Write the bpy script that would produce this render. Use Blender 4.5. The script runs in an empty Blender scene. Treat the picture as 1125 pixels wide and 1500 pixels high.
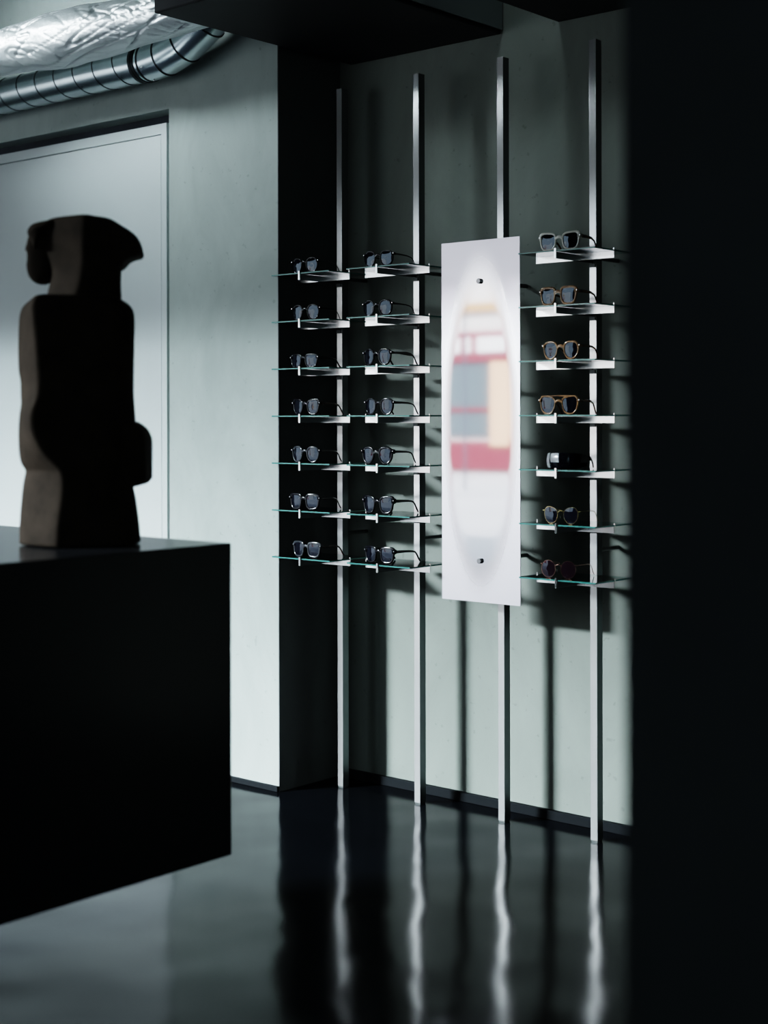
import bpy, bmesh, math, random
from mathutils import Vector, Matrix
random.seed(7)
C = bpy.context.scene.collection
PI = math.pi
# Room frame: +X runs right along the rail wall, +Y runs into it, Z up.
# The origin is the floor under the front face of the leftmost steel post.

# ------------------------------------------------------------------ materials
def new_mat(name):
    m = bpy.data.materials.new(name); m.use_nodes = True
    return m, m.node_tree, m.node_tree.nodes['Principled BSDF']

def mat(name, col, rough=0.5, metal=0.0, spec=0.5, noise=None, bump=None, coat=0.0, aniso=0.0):
    """noise=(scale, amount, detail) tints the colour; bump=(scale, strength, distance)"""
    m, nt, b = new_mat(name)
    N = nt.nodes; L = nt.links
    b.inputs['Base Color'].default_value = (*col, 1)
    b.inputs['Roughness'].default_value = rough
    b.inputs['Metallic'].default_value = metal
    b.inputs['Specular IOR Level'].default_value = spec
    b.inputs['Coat Weight'].default_value = coat
    if aniso: b.inputs['Anisotropic'].default_value = aniso
    if noise or bump:
        tc = N.new('ShaderNodeTexCoord')
    if noise:
        t = N.new('ShaderNodeTexNoise'); t.inputs['Scale'].default_value = noise[0]; t.inputs['Detail'].default_value = noise[2]
        L.new(tc.outputs['Object'], t.inputs['Vector'])
        r = N.new('ShaderNodeValToRGB')
        k = noise[1]
        r.color_ramp.elements[0].position = .3; r.color_ramp.elements[1].position = .7
        r.color_ramp.elements[0].color = (*[c*(1-k) for c in col], 1)
        r.color_ramp.elements[1].color = (*[min(1, c*(1+k)) for c in col], 1)
        L.new(t.outputs['Fac'], r.inputs['Fac']); L.new(r.outputs['Color'], b.inputs['Base Color'])
    if bump:
        t = N.new('ShaderNodeTexNoise'); t.inputs['Scale'].default_value = bump[0]; t.inputs['Detail'].default_value = 4
        L.new(tc.outputs['Object'], t.inputs['Vector'])
        bp = N.new('ShaderNodeBump'); bp.inputs['Strength'].default_value = bump[1]; bp.inputs['Distance'].default_value = bump[2]
        L.new(t.outputs['Fac'], bp.inputs['Height']); L.new(bp.outputs['Normal'], b.inputs['Normal'])
    return m

def plaster(name, col):
    m, nt, b = new_mat(name)
    N = nt.nodes; L = nt.links
    tc = N.new('ShaderNodeTexCoord')
    mp = N.new('ShaderNodeMapping'); mp.inputs['Scale'].default_value = (1, 1, .55)
    L.new(tc.outputs['Object'], mp.inputs['Vector'])
    t = N.new('ShaderNodeTexNoise'); t.inputs['Scale'].default_value = 2.4; t.inputs['Detail'].default_value = 9; t.inputs['Roughness'].default_value = .62
    t.inputs['Distortion'].default_value = .9
    L.new(mp.outputs['Vector'], t.inputs['Vector'])
    r = N.new('ShaderNodeValToRGB'); r.color_ramp.elements[0].position = .32; r.color_ramp.elements[1].position = .7
    r.color_ramp.elements[0].color = (*[c*.86 for c in col], 1); r.color_ramp.elements[1].color = (*[c*1.1 for c in col], 1)
    L.new(t.outputs['Fac'], r.inputs['Fac'])
    # small pits
    v = N.new('ShaderNodeTexNoise'); v.inputs['Scale'].default_value = 38; v.inputs['Detail'].default_value = 3
    L.new(tc.outputs['Object'], v.inputs['Vector'])
    r2 = N.new('ShaderNodeValToRGB'); r2.color_ramp.elements[0].position = .27; r2.color_ramp.elements[1].position = .33
    r2.color_ramp.elements[0].color = (.62, .62, .62, 1); r2.color_ramp.elements[1].color = (1, 1, 1, 1)
    L.new(v.outputs['Fac'], r2.inputs['Fac'])
    mx = N.new('ShaderNodeMix'); mx.data_type = 'RGBA'; mx.blend_type = 'MULTIPLY'; mx.inputs['Factor'].default_value = .5
    L.new(r.outputs['Color'], mx.inputs['A']); L.new(r2.outputs['Color'], mx.inputs['B'])
    L.new(mx.outputs['Result'], b.inputs['Base Color'])
    bp = N.new('ShaderNodeBump'); bp.inputs['Strength'].default_value = .25; bp.inputs['Distance'].default_value = .01
    L.new(t.outputs['Fac'], bp.inputs['Height']); L.new(bp.outputs['Normal'], b.inputs['Normal'])
    b.inputs['Roughness'].default_value = .62; b.inputs['Specular IOR Level'].default_value = .35
    return m

def floor_mat():
    m, nt, b = new_mat('black_resin_floor')
    N = nt.nodes; L = nt.links
    tc = N.new('ShaderNodeTexCoord')
    t = N.new('ShaderNodeTexNoise'); t.inputs['Scale'].default_value = 2.2; t.inputs['Detail'].default_value = 1.2; t.inputs['Roughness'].default_value = .55
    L.new(tc.outputs['Object'], t.inputs['Vector'])
    t2 = N.new('ShaderNodeTexNoise'); t2.inputs['Scale'].default_value = 160; t2.inputs['Detail'].default_value = 2
    L.new(tc.outputs['Object'], t2.inputs['Vector'])
    b1 = N.new('ShaderNodeBump'); b1.inputs['Strength'].default_value = 1.0; b1.inputs['Distance'].default_value = FLOOR_WAVE
    b2 = N.new('ShaderNodeBump'); b2.inputs['Strength'].default_value = .5; b2.inputs['Distance'].default_value = .00022
    L.new(t.outputs['Fac'], b1.inputs['Height']); L.new(t2.outputs['Fac'], b2.inputs['Height'])
    L.new(b1.outputs['Normal'], b2.inputs['Normal']); L.new(b2.outputs['Normal'], b.inputs['Normal'])
    r = N.new('ShaderNodeValToRGB')
    r.color_ramp.elements[0].color = (.0015, .002, .0028, 1); r.color_ramp.elements[1].color = (.006, .008, .011, 1)
    t3 = N.new('ShaderNodeTexNoise'); t3.inputs['Scale'].default_value = 1.7; t3.inputs['Detail'].default_value = 6
    L.new(tc.outputs['Object'], t3.inputs['Vector']); L.new(t3.outputs['Fac'], r.inputs['Fac'])
    L.new(r.outputs['Color'], b.inputs['Base Color'])
    b.inputs['IOR'].default_value = 1.36; b.inputs['Roughness'].default_value = .12; b.inputs['Specular IOR Level'].default_value = .1
    return m
FLOOR_WAVE = .010

def glass_mat(name, tint, trans=.9, refl=1.0):
    m = bpy.data.materials.new(name); m.use_nodes = True
    nt = m.node_tree; N = nt.nodes; L = nt.links; N.clear()
    o = N.new('ShaderNodeOutputMaterial')
    tr = N.new('ShaderNodeBsdfTransparent'); tr.inputs['Color'].default_value = (*tint, 1)
    gl = N.new('ShaderNodeBsdfGlossy'); gl.inputs['Roughness'].default_value = .015; gl.inputs['Color'].default_value = (refl, refl, refl, 1)
    fr = N.new('ShaderNodeFresnel'); fr.inputs['IOR'].default_value = 1.5
    mx = N.new('ShaderNodeMixShader')
    L.new(fr.outputs['Fac'], mx.inputs['Fac']); L.new(tr.outputs['BSDF'], mx.inputs[1]); L.new(gl.outputs['BSDF'], mx.inputs[2])
    L.new(mx.outputs['Shader'], o.inputs['Surface'])
    return m

def mirror_plate_mat():
    """steel sheet polished to a mirror inside an oval, satin outside it"""
    m, nt, b = new_mat('polished_steel_sheet')
    N = nt.nodes; L = nt.links
    tc = N.new('ShaderNodeTexCoord')
    mp = N.new('ShaderNodeMapping'); mp.inputs['Scale'].default_value = (1/.176, 0, 1/.62)
    L.new(tc.outputs['Object'], mp.inputs['Vector'])
    ln = N.new('ShaderNodeVectorMath'); ln.operation = 'LENGTH'
    L.new(mp.outputs['Vector'], ln.inputs[0])
    r = N.new('ShaderNodeMapRange'); r.interpolation_type = 'SMOOTHSTEP'
    r.inputs['From Min'].default_value = .72; r.inputs['From Max'].default_value = 1.06
    r.inputs['To Min'].default_value = 0; r.inputs['To Max'].default_value = 1
    L.new(ln.outputs['Value'], r.inputs['Value'])
    r2 = N.new('ShaderNodeMapRange'); r2.inputs['To Min'].default_value = .03; r2.inputs['To Max'].default_value = .33
    L.new(r.outputs['Result'], r2.inputs['Value']); L.new(r2.outputs['Result'], b.inputs['Roughness'])
    mx = N.new('ShaderNodeMix'); mx.data_type = 'RGBA'
    mx.inputs['A'].default_value = (.93, .92, .95, 1); mx.inputs['B'].default_value = (.68, .65, .71, 1)
    L.new(r.outputs['Result'], mx.inputs['Factor']); L.new(mx.outputs['Result'], b.inputs['Base Color'])
    b.inputs['Metallic'].default_value = 1
    return m

M = {}
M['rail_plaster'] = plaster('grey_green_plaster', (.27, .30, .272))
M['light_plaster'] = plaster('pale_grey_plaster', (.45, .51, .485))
M['door'] = mat('grey_door_paint', (.64, .70, .70), .36, noise=(1.5, .04, 4))
M['dark_paint'] = mat('black_matt_paint', (.06, .068, .08), .8, spec=.2, noise=(3, .2, 4))
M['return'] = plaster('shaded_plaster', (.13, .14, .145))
M['floor'] = floor_mat()
M['skirting'] = mat('dark_grey_skirting', (.012, .014, .016), .7, spec=.1)
M['ceiling'] = mat('grey_ceiling_paint', (.30, .35, .35), .8, noise=(2, .1, 5))
M['steel'] = mat('brushed_steel', (.80, .79, .79), .20, 1, noise=(9, .05, 5))
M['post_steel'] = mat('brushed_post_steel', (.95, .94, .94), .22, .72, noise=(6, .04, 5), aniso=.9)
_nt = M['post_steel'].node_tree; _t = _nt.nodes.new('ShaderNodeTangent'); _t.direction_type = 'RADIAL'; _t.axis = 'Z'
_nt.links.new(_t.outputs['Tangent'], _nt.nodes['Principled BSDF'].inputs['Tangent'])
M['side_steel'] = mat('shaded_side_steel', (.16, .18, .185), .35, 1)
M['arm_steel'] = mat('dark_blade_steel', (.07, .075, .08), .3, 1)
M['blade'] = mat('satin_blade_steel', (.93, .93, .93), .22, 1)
M['polished'] = mat('polished_steel', (.86, .86, .86), .07, 1)
M['rod'] = mat('dark_steel_rod', (.10, .11, .11), .4, .8)
M['mirror'] = mirror_plate_mat()
M['bolt'] = mat('bolt_head_steel', (.25, .25, .26), .25, 1)
M['glass'] = glass_mat('clear_shelf_glass', (.93, .97, .96))
M['glass_edge'] = mat('green_glass_edge', (.04, .22, .20), .2, spec=.8)
M['counter'] = mat('black_lacquer', (.022, .024, .028), .2, spec=.5)
M['stone'] = mat('dark_brown_stone', (.036, .027, .021), .8, spec=.08, noise=(14, .3, 8), bump=(30, .3, .004))
M['galv'] = mat('galvanised_steel', (.72, .80, .82), .27, 1, noise=(5, .12, 6))
M['seam'] = mat('dark_duct_seam', (.03, .04, .045), .5, .5)
M['foil'] = mat('crinkled_foil', (.9, .94, .95), .42, .7, bump=(26, .35, .012))
M['bulk'] = mat('black_bulkhead_paint', (.012, .013, .017), .6, spec=.3)
M['bulk_side'] = mat('satin_metal_casing', (.40, .46, .47), .33, .6)
M['interior'] = mat('dark_interior_paint', (.02, .022, .024), .8)
M['street'] = mat('pale_pavement', (.62, .62, .64), .8, noise=(.4, .06, 5))
M['facade'] = mat('cream_render', (.78, .76, .74), .9)
M['orange'] = mat('orange_brick_trim', (.62, .38, .22), .9)
M['peach'] = mat('peach_pilaster', (.85, .55, .38), .9)
M['red'] = mat('red_shopfront_paint', (.33, .08, .10), .6)
M['slate'] = mat('blue_grey_shop_glass', (.16, .20, .22), .3)
M['white'] = mat('white_lettering', (.9, .9, .9), .7)
M['lamp_post'] = mat('grey_lamp_post', (.15, .16, .2), .6)
# eyewear
M['f_black'] = mat('glossy_black_acetate', (.008, .008, .011), .12, spec=.6)
M['f_grey'] = mat('smoke_grey_acetate', (.045, .048, .056), .12, spec=.7)
M['f_cream'] = mat('cream_acetate', (.97, .95, .87), .3, spec=1.0, coat=.5)
M['f_brown'] = mat('tortoiseshell_acetate', (.17, .075, .025), .15, spec=.6, noise=(60, .75, 3))
M['f_amber'] = mat('light_tortoiseshell_acetate', (.33, .19, .10), .15, spec=.6, noise=(50, .6, 3))
M['f_darktort'] = mat('dark_red_tortoiseshell', (.05, .014, .012), .15, spec=.6, noise=(60, .6, 3))
M['gold'] = mat('gold_wire', (.75, .58, .32), .2, 1)
M['copper'] = mat('copper_wire', (.5, .3, .25), .2, 1)
M['silver'] = mat('silver_hinge', (.85, .85, .85), .15, 1)
M['reflection_white'] = mat('painted_white_reflection', (.95, .97, 1.0), .15, .3)  # white reflections of the chrome bands, put into the colour
def lens_mat(name, col, ior):
    m, nt, b = new_mat(name)
    b.inputs['Base Color'].default_value = (*col, 1); b.inputs['Roughness'].default_value = .03
    b.inputs['IOR'].default_value = ior; b.inputs['Specular Tint'].default_value = (.72, .86, 1.0, 1)
    return m
M['lens'] = lens_mat('grey_sun_lens', (.006, .006, .012), 1.75)
M['lens_purple'] = lens_mat('plum_sun_lens', (.012, .005, .009), 1.7)

# ------------------------------------------------------------------ helpers
def tag(o, label=None, cat=None, group=None, kind=None):
    if label: o['label'] = label
    if cat: o['category'] = cat
    if group: o['group'] = group
    if kind: o['kind'] = kind
    return o

def empty(name, loc=(0, 0, 0), rz=0, label=None, cat=None, group=None):
    o = bpy.data.objects.new(name, None); C.objects.link(o)
    o.location = loc; o.rotation_euler = (0, 0, rz); o.empty_display_size = .05
    return tag(o, label, cat, group)

def obj(name, bm, m, parent=None, smooth=False, bevel=0, loc=None, angle=40):
    bmesh.ops.recalc_face_normals(bm, faces=bm.faces[:])
    me = bpy.data.meshes.new(name); bm.to_mesh(me); bm.free()
    for mm in (m if isinstance(m, (list, tuple)) else [m]): me.materials.append(mm)
    o = bpy.data.objects.new(name, me); C.objects.link(o)
    if smooth:
        for p in me.polygons: p.use_smooth = True
        try: me.set_sharp_from_angle(angle=math.radians(angle))
        except Exception: pass
    if bevel:
        b = o.modifiers.new('bevel', 'BEVEL'); b.width = bevel; b.segments = 2; b.limit_method = 'ANGLE'
    if parent: o.parent = parent
    if loc: o.location = loc
    return o

def bx(bm, x0, x1, y0, y1, z0, z1, mi=0):
    vs = [bm.verts.new(p) for p in ((x0,y0,z0),(x1,y0,z0),(x1,y1,z0),(x0,y1,z0),(x0,y0,z1),(x1,y0,z1),(x1,y1,z1),(x0,y1,z1))]
    for f in ((0,3,2,1),(4,5,6,7),(0,1,5,4),(1,2,6,5),(2,3,7,6),(3,0,4,7)):
        fc = bm.faces.new([vs[i] for i in f]); fc.material_index = mi
    return vs

def box(*a):
    bm = bmesh.new(); bx(bm, *a); return bm

def tube(bm, pts, rad, n=12, cap=True, flat=None, mi=0):
    """tube through pts; rad is a number or a list; flat=(w,h) gives an elliptical/rounded section"""
    pts = [Vector(p) for p in pts]
    rings = []
    for i, p in enumerate(pts):
        if i == 0: d = pts[1]-pts[0]
        elif i == len(pts)-1: d = pts[-1]-pts[-2]
        else: d = (pts[i+1]-pts[i]).normalized()+(pts[i]-pts[i-1]).normalized()
        d.normalize()
        up = Vector((0, 0, 1)) if abs(d.z) < .9 else Vector((0, 1, 0))
        s = d.cross(up).normalized(); t = s.cross(d).normalized()
        r = rad[i] if isinstance(rad, (list, tuple)) else rad
        if isinstance(r, (tuple, list)): rs, rt = r
        else: rs = rt = r
        rings.append([bm.verts.new(p + s*math.cos(2*PI*k/n)*rs + t*math.sin(2*PI*k/n)*rt) for k in range(n)])
    for a, b in zip(rings, rings[1:]):
        for k in range(n):
            f = bm.faces.new((a[k], a[(k+1) % n], b[(k+1) % n], b[k])); f.material_index = mi
    if cap:
        bm.faces.new(rings[0][::-1]).material_index = mi; bm.faces.new(rings[-1]).material_index = mi
    return rings

def struct(name, bm, m, **k):
    o = obj(name, bm, m, **k); o['kind'] = 'structure'; return o

# ------------------------------------------------------------------ setting
RAIL = .165; LW = -.204; RET = -.143; CEIL = 3.7
struct('floor', box(-7, 6, -7, .5, -.1, 0), M['floor'])
struct('ceiling', box(-7.1, 6, -7, .5, CEIL, CEIL+.1), M['ceiling'])
# rail wall
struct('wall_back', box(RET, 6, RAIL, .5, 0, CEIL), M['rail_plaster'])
# light wall with the door recess
DX = -.799; DZ = 2.82; DL = -2.55
bm = bmesh.new()
bx(bm, DX, RET-.004, LW, .5, 0, CEIL)
bx(bm, -7, DL, LW, .5, 0, CEIL)
bx(bm, DL, DX, LW, .5, DZ, CEIL)
bx(bm, DL, DX, LW+.16, .5, 0, DZ)
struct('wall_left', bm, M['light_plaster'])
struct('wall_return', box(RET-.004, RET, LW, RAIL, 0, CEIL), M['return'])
# door
d = empty('door_1', (0, 0, 0)); d['kind'] = 'structure'
bm = bmesh.new(); y0 = LW+.025
bx(bm, DX-.045-.035, DX-.045, y0, y0+.06, 0, DZ-.05)
bx(bm, DL+.03, DL+.07, y0, y0+.06, 0, DZ-.05)
bx(bm, DL+.07, DX-.08, y0, y0+.06, DZ-.05-.045, DZ-.05)
obj('door_frame', bm, M['door'], d, bevel=.001)
obj('door_leaf', box(DL+.074, DX-.0835, y0+.002, y0+.05, .005, DZ-.0985), M['door'], d, bevel=.0015)
obj('shadow_gap', box(DL+.002, DX-.001, y0+.062, y0+.08, 0, DZ-.002), M['dark_paint'], d)
# skirtings
struct('baseboard_back', box(RET+.001, 6, RAIL-.022, RAIL-.001, 0, .035), M['skirting'], bevel=.002)
struct('baseboard_left', box(DX, RET, LW-.014, LW-.001, 0, .022), M['skirting'], bevel=.002)
# other walls of the shop, out of frame
SF = -4.4
WX0, WX1, WH = -6.8, -.3, 3.0
struct('wall_side', box(-7.1, -7, -4.4, .5, 0, CEIL), M['light_plaster'])
bm = bmesh.new()
bx(bm, -7.1, WX0, SF-.12, SF, 0, CEIL); bx(bm, WX1, .2, SF-.12, SF, 0, CEIL); bx(bm, WX0, WX1, SF-.12, SF, WH, CEIL)
struct('wall_street', bm, M['interior'])
struct('wall_porch', box(.1, .2, -7, SF-.12, 0, CEIL), M['interior'])
struct('wall_rear', box(.1, 6, -7.1, -7, 0, CEIL), M['light_plaster'])
struct('wall_right', box(6, 6.1, -4.6, .5, 0, CEIL), M['interior'])
struct('wall_corner', box(6, 6.1, -7.1, -4.6, 0, CEIL), M['light_plaster'])  # unseen pale section, added so the shelf brackets reflect something bright
# black partition close on the right
struct('wall_partition', box(3.241, 5.2, -3.106, -2.90, 0, CEIL), M['dark_paint'])

# bulkheads
b1 = empty('ceiling_bulkhead', (.3, -.4, 2.96), label='black boxed bulkhead under the ceiling with a satin metal side, over the left posts', cat='bulkhead')
def inp(root, bm):   # move mesh into the root's frame
    bmesh.ops.translate(bm, verts=bm.verts[:], vec=-Vector(root.location)); return bm
obj('casing', inp(b1, box(-.08, .69, -.905, RAIL-.001, 2.96, CEIL-.001)), M['bulk'], b1, bevel=.006)
o = obj('side_panel', inp(b1, box(.691, .70, -.90, RAIL-.002, 2.975, CEIL-.002)), M['bulk_side'], b1, bevel=.003)
o['label'] = 'satin metal side panel'
b2 = obj('ceiling_bulkhead', box(.952, 3.2, -1.6, RAIL-.001, 2.96, CEIL-.001), M['bulk'], bevel=.006)
tag(b2, 'plain black bulkhead under the ceiling over the rightmost post', 'bulkhead')

# ducts
dz = 2.99; dv = -.34; R = .078
sd = empty('spiral_duct', (-1.5, dv, dz), label='shiny galvanised spiral round duct with an elbow above the grey door', cat='duct')
bm = bmesh.new(); tube(bm, [(-4.95, dv, dz), (-.79, dv, dz)], R, 40, True)
obj('duct_pipe', inp(sd, bm), M['galv'], sd, smooth=True)
def helix(x0, x1, pitch, lean=.35):
    bm = bmesh.new(); n = int((x1-x0)/pitch*36); pts = []
    for i in range(n+1):
        a = 2*PI*i/36
        pts.append((x0+(x1-x0)*i/n, dv+(R+.0005)*math.cos(a), dz+(R+.0005)*math.sin(a)))
    tube(bm, pts, .0022, 5, True); return bm
obj('spiral_seam', inp(sd, helix(-4.9, -.84, .135)), M['seam'], sd)
# elbow in straight gores
er = .62; ex = -.79
def ept(t): return Vector((ex+.03+er*math.sin(t), dv, dz+er*(1-math.cos(t))))
bm = bmesh.new()
ts = [0, .16, .36, .60, .84, 1.05]
tube(bm, [(ex, dv, dz)]+[ept(t) for t in ts]+[ept(1.05)+Vector((math.cos(1.05), 0, math.sin(1.05)))*.10], R*1.03, 40, True)
obj('elbow', inp(sd, bm), M['galv'], sd, smooth=True, angle=12)
for t in ts:
    bm = bmesh.new(); p = ept(t); dr = Vector((math.cos(t), 0, math.sin(t)))
    tube(bm, [p-dr*.0025, p+dr*.0025], R*1.03+.003, 40, True)
    obj('gore_seam', inp(sd, bm), M['seam'], sd)
bm = bmesh.new(); tube(bm, [(-.815, dv, dz), (-.80, dv, dz)], R+.004, 40); tube(bm, [(-.79, dv, dz), (-.782, dv, dz)], R+.006, 40)
obj('coupling_ring', inp(sd, bm), M['seam'], sd)
for k in range(6):
    a = 2*PI*k/6+.5; bm = bmesh.new(); c = Vector((-.735, dv+math.cos(a)*(R+.003), dz+math.sin(a)*(R+.003)))
    bmesh.ops.create_uvsphere(bm, u_segments=8, v_segments=6, radius=.004, matrix=Matrix.Translation(c))
    obj('screw', inp(sd, bm), M['silver'], sd)

def hanger(root, x, v, z, r):
    bm = bmesh.new(); tube(bm, [(x-.012, v, z), (x+.012, v, z)], r+.002, 32, False)
    bx(bm, x-.012, x+.012, v-.001, v+.001, z+r, CEIL)
    return obj('hanger_strap', inp(root, bm), M['seam'], root)
for hx in (-4.2, -2.6): hanger(sd, hx, dv, dz, R)
# crumpled foil duct
fv = -.62; fz = 3.072
from mathutils import noise as mnoise
bm = bmesh.new(); rings = []; NX = 520; NA = 120
for i in range(NX+1):
    x = -4.95+(4.95-.10)*i/NX; ring = []
    for k in range(NA):
        a = 2*PI*k/NA
        p = Vector((x, math.cos(a)*.1, math.sin(a)*.1))
        f = mnoise.noise(p*5)*.007 + mnoise.noise(Vector((x*7+math.sin(a)*1.5, math.cos(a)*2, math.sin(a)*2)))*.004
        c1 = abs(mnoise.noise(Vector((x*4+a*1.6, a*.9, 3.1)))); f -= max(0, .05-c1)*.18
        c2 = abs(mnoise.noise(Vector((x*11-a*2.0, a*1.3, 8.1)))); f -= max(0, .07-c2)*.07
        rad = .102+f + .012*math.sin(x*5)
        droop = .0
        ring.append(bm.verts.new((x, fv+rad*1.12*math.cos(a), fz+.01*math.sin(x*3)+rad*math.sin(a))))
    rings.append(ring)
for a_, b_ in zip(rings, rings[1:]):
    for k in range(NA): bm.faces.new((a_[k], a_[(k+1) % NA], b_[(k+1) % NA], b_[k]))
bm.faces.new(rings[0]); bm.faces.new(rings[-1])
fd = empty('foil_duct', (-1.5, fv, fz))
obj('foil_sleeve', inp(fd, bm), M['foil'], fd, smooth=True, angle=180)
for hx in (-4.0, -2.4): hanger(fd, hx, fv, fz, .115)
tag(fd, 'fat crinkled silver foil insulated duct beside the spiral duct', 'duct')

# ------------------------------------------------------------------ posts
S = .402; PW = .029; PD = .036; PH = 2.825
names = ['leftmost', 'second from left', 'third from left, behind the mirror plate', 'rightmost']
plab = ['tall square brushed steel post, leftmost, by the dark wall recess',
        'tall square brushed steel post, second from left, just left of the mirror plate',
        'tall square brushed steel post carrying the mirror plate',
        'tall square brushed steel post, rightmost, beside the black partition']
for k in range(4):
    x = S*k
    p = empty('display_post', (x, PD/2, 0), label=plab[k], cat='post', group='steel posts in front of the plaster wall')
    bm = box(-PW/2, PW/2, -PD/2, PD/2, .006, PH)
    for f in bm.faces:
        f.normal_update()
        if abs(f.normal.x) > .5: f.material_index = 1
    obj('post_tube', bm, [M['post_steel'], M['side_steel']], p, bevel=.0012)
    obj('foot_plate', box(-PW/2+.002, PW/2-.002, -PD/2+.002, PD/2-.002, 0, .006), M['rod'], p)
    zs = (.975, 1.99) if k == 2 else (1.027, 2.058)
    for z in zs:
        bm = bmesh.new(); tube(bm, [(0, PD/2-.001, z), (0, RAIL-PD/2, z)], .0075, 16)
        obj('wall_standoff', bm, M['rod'], p, smooth=True)

# ------------------------------------------------------------------ mirror
mx_, my_, mz_ = S*2, -.126, (2.139+.825)/2
mr = empty('wall_mirror', (mx_, my_, mz_), label='tall rectangular polished steel mirror plate with two bolts reflecting the street', cat='mirror')
hh = (2.139-.825)/2
obj('mirror_plate', box(-.177, .177, 0, .003, -hh, hh), M['mirror'], mr)
for z in (1.99-mz_, .975-mz_):
    bm = bmesh.new(); tube(bm, [(0, -.010, z), (0, .0, z)], .0095, 24)
    bm2 = obj('bolt_head', bm, M['bolt'], mr, smooth=True, bevel=.0012)
    bm = bmesh.new(); tube(bm, [(0, .003, z), (0, .126, z)], .008, 16)
    obj('spacer_rod', bm, M['rod'], mr, smooth=True)

# ------------------------------------------------------------------ shelves
BH = .023; MV = -.115          # blade height, crossing point in front of the post
AL = .157; BL = .232           # half length of the long blade, length of the blade that leaves the post
def make_shelf():
    r = empty('display_shelf')
    bm = bmesh.new(); t = .0015
    bx(bm, -AL, AL, MV-t, MV+t, -BH, 0)
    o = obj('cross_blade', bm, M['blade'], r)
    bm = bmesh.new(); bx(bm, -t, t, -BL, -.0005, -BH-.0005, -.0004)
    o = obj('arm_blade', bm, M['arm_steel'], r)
    # lips that hold the pane
    for (x0, x1, y0, y1) in ((-AL-.003, -AL, MV-.0025, MV+.0025), (AL, AL+.003, MV-.0025, MV+.0025), (-.0035, .0035, -BL-.004, -BL)):
        obj('end_lip', box(x0, x1, y0, y1, -BH-.0005, .011), M['polished'], r)
    bm = bmesh.new(); bx(bm, -.012, .012, -.006, -.0005, -BH-.014, -BH-.001)
    obj('clamp', bm, M['rod'], r, bevel=.001)
    gx = AL-.001; gy0 = -BL+.001; gy1 = -.004
    bm = bmesh.new(); bx(bm, -gx, gx, gy0, gy1, .0003, .0053)
    for f in bm.faces:
        f.normal_update()
        if abs(f.normal.z) < .5: f.material_index = 1
    obj('glass_pane', bm, [M['glass'], M['glass_edge']], r)
    return r
def copy_tree(o, parent=None):
    c = o.copy(); C.objects.link(c); c.parent = parent
    for ch in o.children: copy_tree(ch, c)
    return c
ROW0 = 1.499; RS = .187
ords = ['top', 'second', 'third', 'fourth', 'fifth', 'sixth', 'bottom']
cols = {0: 'left', 1: 'middle', 3: 'right'}
proto = make_shelf(); first = True
def zrow(i): return ROW0+(3-i)*RS
for k in (0, 1, 3):
    for i in range(7):
        s = proto if first else copy_tree(proto); first = False
        s.location = (S*k, 0, zrow(i))
        nm = {0: 'topmost', 6: 'lowest'}.get(i, ords[i]+' from the top')
        tag(s, 'glass shelf on steel cross bracket, %s in the %s column' % (nm, cols[k]), 'shelf',
            'glass display shelves on the steel posts')

# ------------------------------------------------------------------ sunglasses
def outline(w, h, n, taper, N=40, cx=0, side=1, lift=0, round_bottom=0):
    pts = []
    for i in range(N):
        a = 2*PI*i/N
        c, s = math.cos(a), math.sin(a)
        e = n if s > 0 else n-(n-2)*round_bottom
        x = w/2*math.copysign(abs(c)**(2/e), c); z = h/2*math.copysign(abs(s)**(2/e), s)
        tt = .5-z/h
        x *= 1-taper*tt
        x += -side*taper*.35*w*tt*.5*0
        z += lift*side*(x/(w/2))*(tt < .5)*(1-2*tt if tt < .5 else 0)
        pts.append((cx+x, z))
    return pts
def ring_mesh(bm, inner, outer, y0, th, zc, curve):
    def Y(x): return curve*x*x
    N = len(inner); prof = []
    for i in range(N):
        (xi, zi), (xo, zo) = inner[i], outer[i]
        f = .22
        P = []
        P.append((xi, y0+th*.85, zi)); P.append((xi, y0+th*.2, zi))
        P.append((xi+(xo-xi)*f, y0, zi+(zo-zi)*f)); P.append((xo-(xo-xi)*f, y0, zo-(zo-zi)*f))
        P.append((xo, y0+th*.25, zo)); P.append((xo, y0+th, zo))
        prof.append([bm.verts.new((x, y+Y(x), z+zc)) for x, y, z in P])
    m = len(prof[0])
    for i in range(N):
        a, b = prof[i], prof[(i+1) % N]
        for j in range(m):
            bm.faces.new((a[j], a[(j+1) % m], b[(j+1) % m], b[j]))

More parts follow.
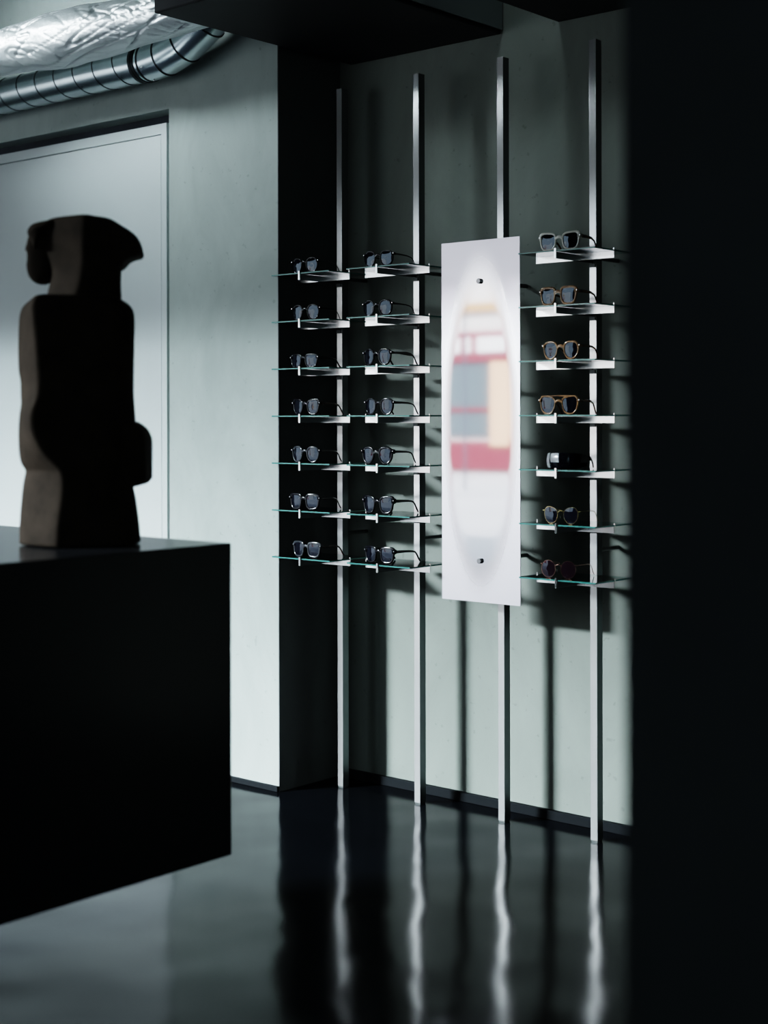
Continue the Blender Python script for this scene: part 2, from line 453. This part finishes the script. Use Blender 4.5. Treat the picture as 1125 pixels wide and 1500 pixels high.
def sunglasses(st, loc, rz):
    """local: front faces -Y, sits on z=0, origin under the front's centre"""
    r = empty('sunglasses', loc, rz, st['label'], 'sunglasses', st.get('group'))
    r.scale = (1.10, 1.12, 1.22)
    w, h = st['w'], st['h']; n = st.get('n', 2.6); tp = st.get('taper', .15); rim = st['rim']*(1.0 if st['frame'] in ('gold', 'copper', 'f_cream') else 1.28); gap = st.get('gap', .018)
    th = st.get('th', .005); cur = 1.5
    cx = gap/2+w/2+rim*.6
    H = h+2*rim; zc = H/2+.0008
    rb = st.get('rb', .5); lift = st.get('lift', .0)
    fm = M[st['frame']]; tm = M[st.get('temple', st['frame'])]
    if st['group'] == GR: cur = .8
    def Y(x): return cur*x*x
    bm = bmesh.new()
    for s in (-1, 1):
        inn = outline(w, h, n, tp, 44, s*cx, s, lift, rb); out = outline(w+2*rim, h+2*rim, n, tp, 44, s*cx, s, lift*1.2, rb)
        if st.get('heavy'):      # thicker brow
            out = [(x+s*(.004 if (x-s*cx)*s > 0 and z > 0 else 0)*min(1, max(0, z/(h*.3))), z) for x, z in out]
        ring_mesh(bm, inn, out, 0, th, zc, cur)
    # bridge
    bz = zc+h*st.get('bz', .2); xb = gap/2+rim*.4
    br = st.get('bridge', rim*.8)
    tube(bm, [(-xb-rim*.3, Y(xb)+th/2, bz-.001), (-xb*.5, th/2-.001, bz+.003), (0, th/2-.0015, bz+.004), (xb*.5, th/2-.001, bz+.003), (xb+rim*.3, Y(xb)+th/2, bz-.001)],
         [(th*.5, br)]*5 if st['frame'] not in ('gold', 'copper') else .0012, 10)
    xo = cx+w/2+rim*.6
    tz = zc+h*st.get('tz', .28)
    if st.get('topbar'):
        tube(bm, [(-xo+.008, Y(xo)*.8, zc+h/2+rim*.6), (0, 0+.001, zc+h/2+rim*.9), (xo-.008, Y(xo)*.8, zc+h/2+rim*.6)], (.0022), 8)
    wire = st['frame'] in ('gold', 'copper')
    if not wire:
        for s in (-1, 1):        # end pieces
            tube(bm, [(s*(xo-.006), Y(xo)-.001, tz+.001), (s*(xo+.002), Y(xo)+.002, tz+.001), (s*(xo+.0035), Y(xo)+.010, tz)],
                 [(.0022, st.get('ep', .0045)), (.0028, st.get('ep', .0045)), (.002, st.get('ep', .004))], 8)
    else:
        for s in (-1, 1):
            tube(bm, [(s*(xo-.003), Y(xo), tz), (s*(xo+.003), Y(xo)+.001, tz), (s*(xo+.004), Y(xo)+.008, tz)], .0016, 8)
    fr = obj('front_frame', bm, fm, r, smooth=True, angle=50)
    # lenses
    for s in (-1, 1):
        bm = bmesh.new(); pts = outline(w+.0008, h+.0008, n, tp, 44, s*cx, s, lift, rb)
        rings = []
        for q in (1, .75, .5, .25):
            ring = []
            for x, z in pts:
                X = s*cx+(x-s*cx)*q; Z = z*q
                ring.append(bm.verts.new((X, Y(X)+th*.45-.0009*(1-q*q), Z+zc)))
            rings.append(ring)
        c = bm.verts.new((s*cx, Y(cx)+th*.45-.0005, zc))
        for a, b in zip(rings, rings[1:]):
            for k in range(44): bm.faces.new((a[k], a[(k+1) % 44], b[(k+1) % 44], b[k]))
        for k in range(44): bm.faces.new((rings[-1][k], rings[-1][(k+1) % 44], c))
        obj('lens', bm, M[st.get('lens', 'lens')], r, smooth=True, angle=180)
    # temples
    tt = st.get('tt', .0035); L = st.get('tl', .138)
    for s in (-1, 1):
        y0 = Y(xo)+.009
        bend = L-.034
        pts = [(s*(xo+.0035), y0, tz), (s*(xo+.004), y0+.03, tz+.0), (s*(xo+.002), y0+.065, tz-.001), (s*(xo-.002), bend-.012, tz-.003),
               (s*(xo-.004), bend+.002, tz-.006), (s*(xo-.006), bend+.013, tz-.014), (s*(xo-.007), L-.012, max(.009, tz-.026)), (s*(xo-.008), L-.002, .0035)]
        k = tt
        if st.get('wide'): hs = [k, k*1.1, k*1.7, k*1.4, k*.8, k*.8, k*.9, k*.8]
        elif wire: hs = [k]*4+[k*1.0, k*1.3, k*1.3, k*1.1]
        else: hs = [k*1.2, k, k*.85, k*.75, k*.75, k*.8, k*.9, k*.7]
        bm = bmesh.new(); tube(bm, pts, [(min(.0019, v*.7), v) for v in hs], 10)
        t = obj('temple', bm, tm, r, smooth=True, angle=60)
        if st.get('temple') and st['temple'] != st['frame'] : t['label'] = st['tlabel']
        if st.get('hinge', True) and not wire:
            bm = bmesh.new(); bx(bm, -.0012, .0012, -.0012, .0012, -.0012, .0012)
            bmesh.ops.translate(bm, verts=bm.verts[:], vec=(s*(xo+.0015), Y(xo)-.0003, tz+.002))
            obj('rivet', bm, M['silver'], t)
    if wire:
        for s in (-1, 1):
            bm = bmesh.new()
            tube(bm, [(s*(gap/2+.001), Y(gap/2)+.003, zc+.001), (s*(gap/2-.002), .009, zc-.002), (s*(gap/2-.001), .010, zc-.010)], .0012, 8)
            obj('nose_pad', bm, M['silver'], r, smooth=True)
    return r

GB, GM, GR = 'sunglasses in the left column', 'sunglasses in the middle column', 'sunglasses in the right column'
rb = dict(w=.048, h=.042, n=2.4, taper=.12, rim=.0032, gap=.020)
pant = dict(w=.049, h=.043, n=2.5, taper=.2, rim=.0042, gap=.019, rb=.8)
sq = dict(w=.051, h=.040, n=3.6, taper=.16, rim=.0048, gap=.018, rb=.5, heavy=True)
wf = dict(w=.051, h=.041, n=3.2, taper=.22, rim=.0050, gap=.018, rb=.6, lift=.003, heavy=True)
def st(base, label, group, **k):
    d = dict(base); d.update(k); d['label'] = label; d['group'] = group; return d
G = {
 0: [st(rb, 'thin round black sunglasses with shiny hinges, on the topmost shelf of the left column', GB, frame='f_black', tt=.0022),
     st(pant, 'black keyhole sunglasses with slim temples, on the second shelf down of the left column', GB, frame='f_black', rim=.0036, tt=.0022),
     st(sq, 'narrow black rectangular sunglasses on the third shelf down of the left column', GB, frame='f_black', rim=.004, h=.036, tt=.0034),
     st(wf, 'chunky black sunglasses with dark red temples on the fourth shelf of the left column', GB, frame='f_black', temple='f_darktort', tlabel='dark red tortoiseshell temple'),
     st(pant, 'smoke grey rimmed rounded sunglasses on the fifth shelf of the left column', GB, frame='f_grey', temple='f_black', tlabel='black temple'),
     st(sq, 'chunky black square sunglasses on the sixth shelf of the left column', GB, frame='f_black', rim=.0055),
     st(sq, 'grey square sunglasses with tortoiseshell temples on the lowest shelf of the left column', GB, frame='f_grey', temple='f_darktort', tlabel='dark red tortoiseshell temple', bridge=.005)],
 1: [st(rb, 'thin round black sunglasses on the topmost shelf of the middle column', GM, frame='f_black', tt=.0024, tl=.15),
     st(rb, 'rounded black sunglasses with slim drooping temples on the second shelf of the middle column', GM, frame='f_black', rim=.0036, tt=.0024, tl=.15),
     st(pant, 'black rounded sunglasses with wide paddle temples on the third shelf of the middle column', GM, frame='f_black', wide=True, tl=.152),
     st(pant, 'black rounded sunglasses with slim plain temples on the fourth shelf of the middle column', GM, frame='f_black', rim=.0038, tl=.148),
     st(pant, 'bold black rounded sunglasses with deep hinges on the fifth shelf of the middle column', GM, frame='f_black', rim=.005, ep=.007, tl=.15),
     st(wf, 'bold black square sunglasses on the sixth shelf of the middle column', GM, frame='f_black', h=.044, ep=.008, tt=.0042, tl=.15),
     st(sq, 'black square sunglasses with a pale grey bridge, on the lowest shelf of the middle column', GM, frame='f_black', h=.041, ep=.007, bridge=.005, tt=.0042, tl=.15)],
 3: [st(sq, 'chunky cream white square sunglasses on the topmost shelf of the right column', GR, frame='f_cream', temple='f_brown', tlabel='brown temple', w=.053, h=.042, rim=.0056, gap=.02, lift=.002, rz=.07, tt=.0045),
     st(sq, 'brown tortoiseshell square sunglasses on the second shelf of the right column', GR, frame='f_amber', temple='f_brown', tlabel='dark brown temple', h=.041, rim=.0050, rz=.03, tt=.0042),
     st(pant, 'brown tortoiseshell round sunglasses on the third shelf of the right column', GR, frame='f_amber', temple='f_brown', tlabel='dark brown temple', rim=.0042, rz=.03),
     st(wf, 'brown aviator sunglasses with a straight top bar on the fourth shelf of the right column', GR, frame='f_amber', temple='f_brown', tlabel='dark brown temple', topbar=True, w=.054, h=.044, taper=.28, rim=.0036, rz=.05, heavy=False, tt=.0042),
     None,
     st(rb, 'gold wire rounded sunglasses with black lenses on the sixth shelf of the right column', GR, frame='gold', w=.053, h=.045, n=2.35, taper=.2, rim=.0012, gap=.017, rz=.08, tt=.0012, lift=.003, th=.002),
     st(rb, 'plum round sunglasses with a copper wire rim on the lowest shelf of the right column', GR, frame='copper', lens='lens_purple', w=.049, h=.047, n=2.1, taper=.02, rim=.0016, gap=.019, rz=.05, tt=.0012, th=.003)],
}
XO = {0: -.012, 1: -.034, 3: -.012}
for k in (0, 1, 3):
    for i, s_ in enumerate(G[k]):
        z = zrow(i)+.0053
        if s_ is None: continue
        j = .006*math.sin(i*2.3+k)
        sunglasses(s_, (S*k+XO[k]+j, -.196, z), s_.get('rz', 0)*1.0 + .05*math.sin(i*1.7+k))

# wraparound shield pair
def shield(loc, rz):
    r = empty('sunglasses', loc, rz, 'wraparound shield sunglasses with painted white reflections, fifth shelf of the right column', 'sunglasses', GR)
    r.scale = (1.0, 1.0, 1.25)
    def band(z0, z1, off, a0, a1, n=36, bulge=.004):
        bm = bmesh.new(); cols = []
        for i in range(n+1):
            a = a0+(a1-a0)*i/n
            ta = 1-abs(a)**2/9
            col = []
            for j in range(9):
                q = j/8; z = z0+(z1-z0)*q
                zm = (z-.024)*ta+.024
                rr = .068+off+bulge*math.sin(PI*q)
                col.append(bm.verts.new((rr*math.sin(a)*1.02, .066-rr*1.0*math.cos(a), zm)))
            cols.append(col)
        for a_, b_ in zip(cols, cols[1:]):
            for j in range(8): bm.faces.new((a_[j], b_[j], b_[j+1], a_[j+1]))
        bmesh.ops.solidify(bm, geom=bm.faces[:], thickness=.0018)
        return bm
    obj('shield_lens', band(.001, .046, 0, -1.15, 1.15), M['lens'], r, smooth=True, angle=60)
    for a0, a1 in ((-1.42, -1.12), (-1.02, -.62)):
        o = obj('side_band', band(.002, .046, .003, a0, a1, 10), M['reflection_white'], r, smooth=True); o['label'] = 'chrome band painted white for its reflection'
    o = obj('side_band', band(.018, .045, .003, -.55, -.05, 10), M['reflection_white'], r, smooth=True); o['label'] = 'chrome band painted white for its reflection'
    obj('side_band', band(.004, .044, .0025, .9, 1.45, 10), M['f_black'], r, smooth=True)
    for s in (-1, 1):
        bm = bmesh.new()
        tube(bm, [(s*.068, .055, .030), (s*.070, .085, .030), (s*.066, .108, .026), (s*.062, .128, .016), (s*.06, .138, .005)], [(.002, .009), (.002, .006), (.002, .0045), (.002, .004), (.002, .004)], 10)
        obj('temple', bm, M['f_black'], r, smooth=True)
    return r
shield((S*3+.0, -.205, zrow(4)+.0053), .15)

# ------------------------------------------------------------------ counter
ct = empty('display_counter', (.70, -2.7, 0), label='long black lacquer counter block under the dark stone sculpture', cat='counter')
obj('counter_block', inp(ct, box(.12, 1.247, -3.9, -1.787, .362, 1.172)), M['counter'], ct, bevel=.003)
obj('recessed_foot', inp(ct, box(.30, .95, -3.8, -3.15, 0, .3615)), M['counter'], ct)

# ------------------------------------------------------------------ sculpture
sc = empty('stone_sculpture', (.980, -2.068, 1.172), math.radians(40.65), 'dark blurred stone figure sculpture with headscarf standing on the black counter', 'sculpture')
K = 570.0
def sx(px): return (px-116)/K
def sz(y): return (797-y)/K
def loft(rows, depth_f, depth_b, name, mt, levels=2):
    """rows: (y, left px, ridge px, right px) ; ridge is the near vertical arris"""
    bm = bmesh.new(); rings = []
    for row in rows:
        y, l, m, r_ = row[:4]; df, db = (row[4], row[5]) if len(row) > 4 else (depth_f, depth_b)
        L_, M_, R_ = sx(l), sx(m), sx(r_); z = sz(y); mid = (L_+R_)/2
        P = [(L_, -.01), (L_+.006, -.035), (M_-.012, -df+.006), (M_, -df), (M_+.015, -df+.003), (R_-.035, -df*.62), (R_-.004, -.03), (R_, .01),
             (R_-.02, db*.8), (mid+.02, db), (mid-.04, db*.95), (L_+.015, db*.6)]
        rings.append([bm.verts.new((x, w, z)) for x, w in P])
    n = len(rings[0])
    for a, b in zip(rings, rings[1:]):
        for k in range(n): bm.faces.new((a[k], a[(k+1) % n], b[(k+1) % n], b[k]))
    bm.faces.new(rings[0][::-1]); bm.faces.new(rings[-1])
    o = obj(name, bm, mt, sc, smooth=True, angle=180)
    s = o.modifiers.new('sub', 'SUBSURF'); s.levels = levels; s.render_levels = levels
    return o
loft([(797, 27, 97, 206), (795, 27, 97, 206), (760, 28, 99, 203), (725, 31, 105, 198), (700, 34, 106, 192), (688, 38, 104, 188),
      (683, 34, 100, 190), (676, 29, 92, 194), (655, 27, 72, 198), (625, 27, 61, 199), (602, 29, 62, 198), (590, 32, 68, 197), (580, 30, 72, 196),
      (555, 31, 73, 196), (548, 27, 72, 196), (500, 27, 69, 197), (470, 28, 66, 198), (455, 30, 65, 197), (446, 36, 66, 192), (438, 50, 70, 180), (433, 66, 80, 172)],
     .125, .14, 'body', M['stone'])
# arm block at the right hand side
bm = bmesh.new()
pts = [(196, 712), (213, 708), (217, 700), (217, 640), (210, 628), (196, 616), (170, 616), (170, 712)]
fr = [bm.verts.new((sx(x), -.055, sz(y))) for x, y in pts]; bk = [bm.verts.new((sx(x), .08, sz(y))) for x, y in pts]
bm.faces.new(fr); bm.faces.new(bk[::-1])
for k in range(len(pts)): bm.faces.new((fr[k], bk[k], bk[(k+1) % len(pts)], fr[(k+1) % len(pts)]))
obj('arm_block', bm, M['stone'], sc, bevel=.012)
# neck + headscarf: silhouette prism with rounded depth
def slab(name, outl, layers, bev=0, levels=1):
    """outl: silhouette in px; layers: (depth, scale towards centre)"""
    bm = bmesh.new(); cx = sum(p[0] for p in outl)/len(outl); cy = sum(p[1] for p in outl)/len(outl); rs = []
    for w, s in layers:
        rs.append([bm.verts.new((sx(cx+(x-cx)*s), w, sz(cy+(y-cy)*s))) for x, y in outl])
    n = len(outl)
    for a, b in zip(rs, rs[1:]):
        for k in range(n): bm.faces.new((a[k], a[(k+1) % n], b[(k+1) % n], b[k]))
    bm.faces.new(rs[0][::-1]); bm.faces.new(rs[-1])
    o = obj(name, bm, M['stone'], sc, smooth=True, angle=180)
    m = o.modifiers.new('sub', 'SUBSURF'); m.levels = levels; m.render_levels = levels
    return o
loft([(440, 68, 120, 179), (436, 68, 120, 179), (420, 72, 125, 178), (405, 75, 128, 178), (392, 74, 130, 179), (380, 68, 130, 184), (360, 60, 130, 188), (345, 57, 130, 186),
      (330, 60, 131, 178), (322, 68, 132, 168), (317, 90, 132, 158)], .085, .10, 'headscarf', M['stone'])
slab('scarf_knot', [(150, 316), (166, 320), (180, 331), (192, 336), (204, 350), (210, 374), (206, 378), (192, 380), (184, 386), (178, 396), (160, 396), (140, 360), (136, 318)],
     [(-.05, .85), (-.03, 1), (.05, 1), (.07, .85)], levels=1)
slab('brow_band', [(50, 331), (58, 327), (84, 322), (90, 326), (72, 331), (63, 340), (60, 360), (57, 372), (52, 356), (46, 348), (44, 340)],
     [(-.055, .9), (-.045, 1), (.06, 1), (.08, .9)], levels=1)
slab('face', [(47, 338), (43, 348), (42, 356), (39, 363), (40, 367), (43, 370), (42, 377), (43, 382), (41, 388), (42, 398), (45, 408), (52, 415), (64, 417), (74, 412), (78, 395), (78, 370), (74, 345), (62, 335)],
     [(-.036, .72), (-.030, .92), (-.015, 1), (.03, 1), (.055, .85)], levels=1)

# ------------------------------------------------------------------ the street outside
struct('ground', box(-60, 20, -60, -4.52, -.1, -.002), M['street'])
FY = -28.0
sf = empty('red_shopfront', (-20.4, FY, 0), label='red shopfront with white sign seen blurred in the steel mirror', cat='shopfront')
def P(name, m, *a): return obj(name, inp(sf, box(*a)), M[m], sf)
P('wall', 'facade', -27, -12, FY-3, FY, 0, 5.3)
P('cornice', 'orange', -21.6, -19.2, FY, FY+.15, 4.30, 4.52)
P('fascia', 'red', -21.9, -18.9, FY, FY+.12, 2.95, 3.75)
for x0, x1 in ((-21.6, -20.75), (-20.6, -20.4), (-20.2, -19.2)):
    P('sign_panel', 'white', x0, x1, FY+.12, FY+.15, 3.2, 3.62)
P('shop_window', 'slate', -21.3, -19.75, FY, FY+.06, .95, 2.95)
P('glazing_bar', 'red', -21.4, -19.7, FY+.06, FY+.1, 1.62, 1.72)
P('pilaster', 'peach', -19.72, -19.1, FY, FY+.2, .7, 2.95)
P('stall_riser', 'red', -21.6, -18.9, FY, FY+.15, .05, .82)
sl = empty('street_lamp', (-14.55, -20, 0), label='thin grey street lamp seen blurred in the upper mirror', cat='street lamp')
bm = bmesh.new(); tube(bm, [(0, 0, 0), (0, 0, 3.6), (0, 0, 4.6)], [.022, .02, .018], 12); obj('pole', bm, M['lamp_post'], sl, smooth=True)
bm = bmesh.new(); tube(bm, [(0, 0, 4.6), (0, 0, 4.7), (0, 0, 4.85)], [.08, .16, .05], 12); obj('lamp_head', bm, M['lamp_post'], sl, smooth=True)

# ------------------------------------------------------------------ light
w = bpy.data.worlds.new('overcast_sky'); bpy.context.scene.world = w; w.use_nodes = True
bg = w.node_tree.nodes['Background']; bg.inputs['Color'].default_value = (.80, .92, 1.0, 1); bg.inputs['Strength'].default_value = 1.25
def area(name, loc, target, sx_, sy_, power, col=(1, 1, 1), spread=180):
    l = bpy.data.lights.new(name, 'AREA'); l.shape = 'RECTANGLE'; l.size = sx_; l.size_y = sy_; l.energy = power; l.color = col
    l.spread = math.radians(spread)
    o = bpy.data.objects.new(name, l); C.objects.link(o); o.location = loc
    o.rotation_euler = (Vector(target)-Vector(loc)).to_track_quat('-Z', 'Y').to_euler()
    return o
area('sky_light', (-5.5, -8.2, 6.0), (-.8, 0, .4), 2.2, 4.3, 3300, (.83, .95, 1.0), 62)
area('added_corner_fill', (5.0, -5.6, 3.5), (5.9, -7, 1.2), .6, .6, 40, (.85, .95, 1), 110)  # added unseen lamp, lights the pale corner that the brackets reflect
area('added_duct_fill', (-2.3, -1.7, 3.5), (-1.2, -.55, 3.12), .9, .25, 5, (.82, .95, 1), 60)  # unseen lamp added to brighten the two ducts
sl_ = bpy.data.lights.new('sun', 'SUN'); sl_.energy = 3.6; sl_.angle = .05; sl_.color = (1, .97, .93)
so = bpy.data.objects.new('sun', sl_); C.objects.link(so); so.rotation_euler = Vector((-.25, -1, -1.0)).to_track_quat('-Z', 'Y').to_euler()
area('added_gap_fill', (.83, -.5, 3.66), (.74, -.1, 3.0), .12, .5, 1.6, (.85, .95, 1))  # small unseen lamp added to brighten the bulkhead's side panel
area('portal', ((WX0+WX1)/2, SF-.05, WH/2), ((WX0+WX1)/2, 0, WH/2), WX1-WX0, WH, 1).data.cycles.is_portal = True

# ------------------------------------------------------------------ camera
cam = bpy.data.cameras.new('camera'); co = bpy.data.objects.new('camera', cam); C.objects.link(co)
cam.sensor_fit = 'VERTICAL'; cam.sensor_height = 36; cam.sensor_width = 27; cam.lens = 2200/1500*36
cam.shift_y = -(750-610)/1500
cam.clip_start = .05
co.location = (4.089, -4.487, 1.5)
co.rotation_mode = 'XYZ'
Rm = Matrix.Rotation(math.radians(40.65), 4, 'Z') @ Matrix.Rotation(math.radians(90), 4, 'X') @ Matrix.Rotation(math.radians(-.12), 4, 'Z')
co.rotation_euler = Rm.to_euler()
cam.dof.use_dof = True; cam.dof.focus_distance = 5.65; cam.dof.aperture_fstop = 1.9
S_ = bpy.context.scene
S_.camera = co
S_.view_settings.view_transform = 'Filmic'
S_.view_settings.look = 'High Contrast'
S_.view_settings.exposure = .25
S_.cycles.use_denoising = True
S_.cycles.max_bounces = 8; S_.cycles.glossy_bounces = 5; S_.cycles.transparent_max_bounces = 24
S_.cycles.caustics_reflective = False; S_.cycles.caustics_refractive = False
S_.cycles.sample_clamp_indirect = 4
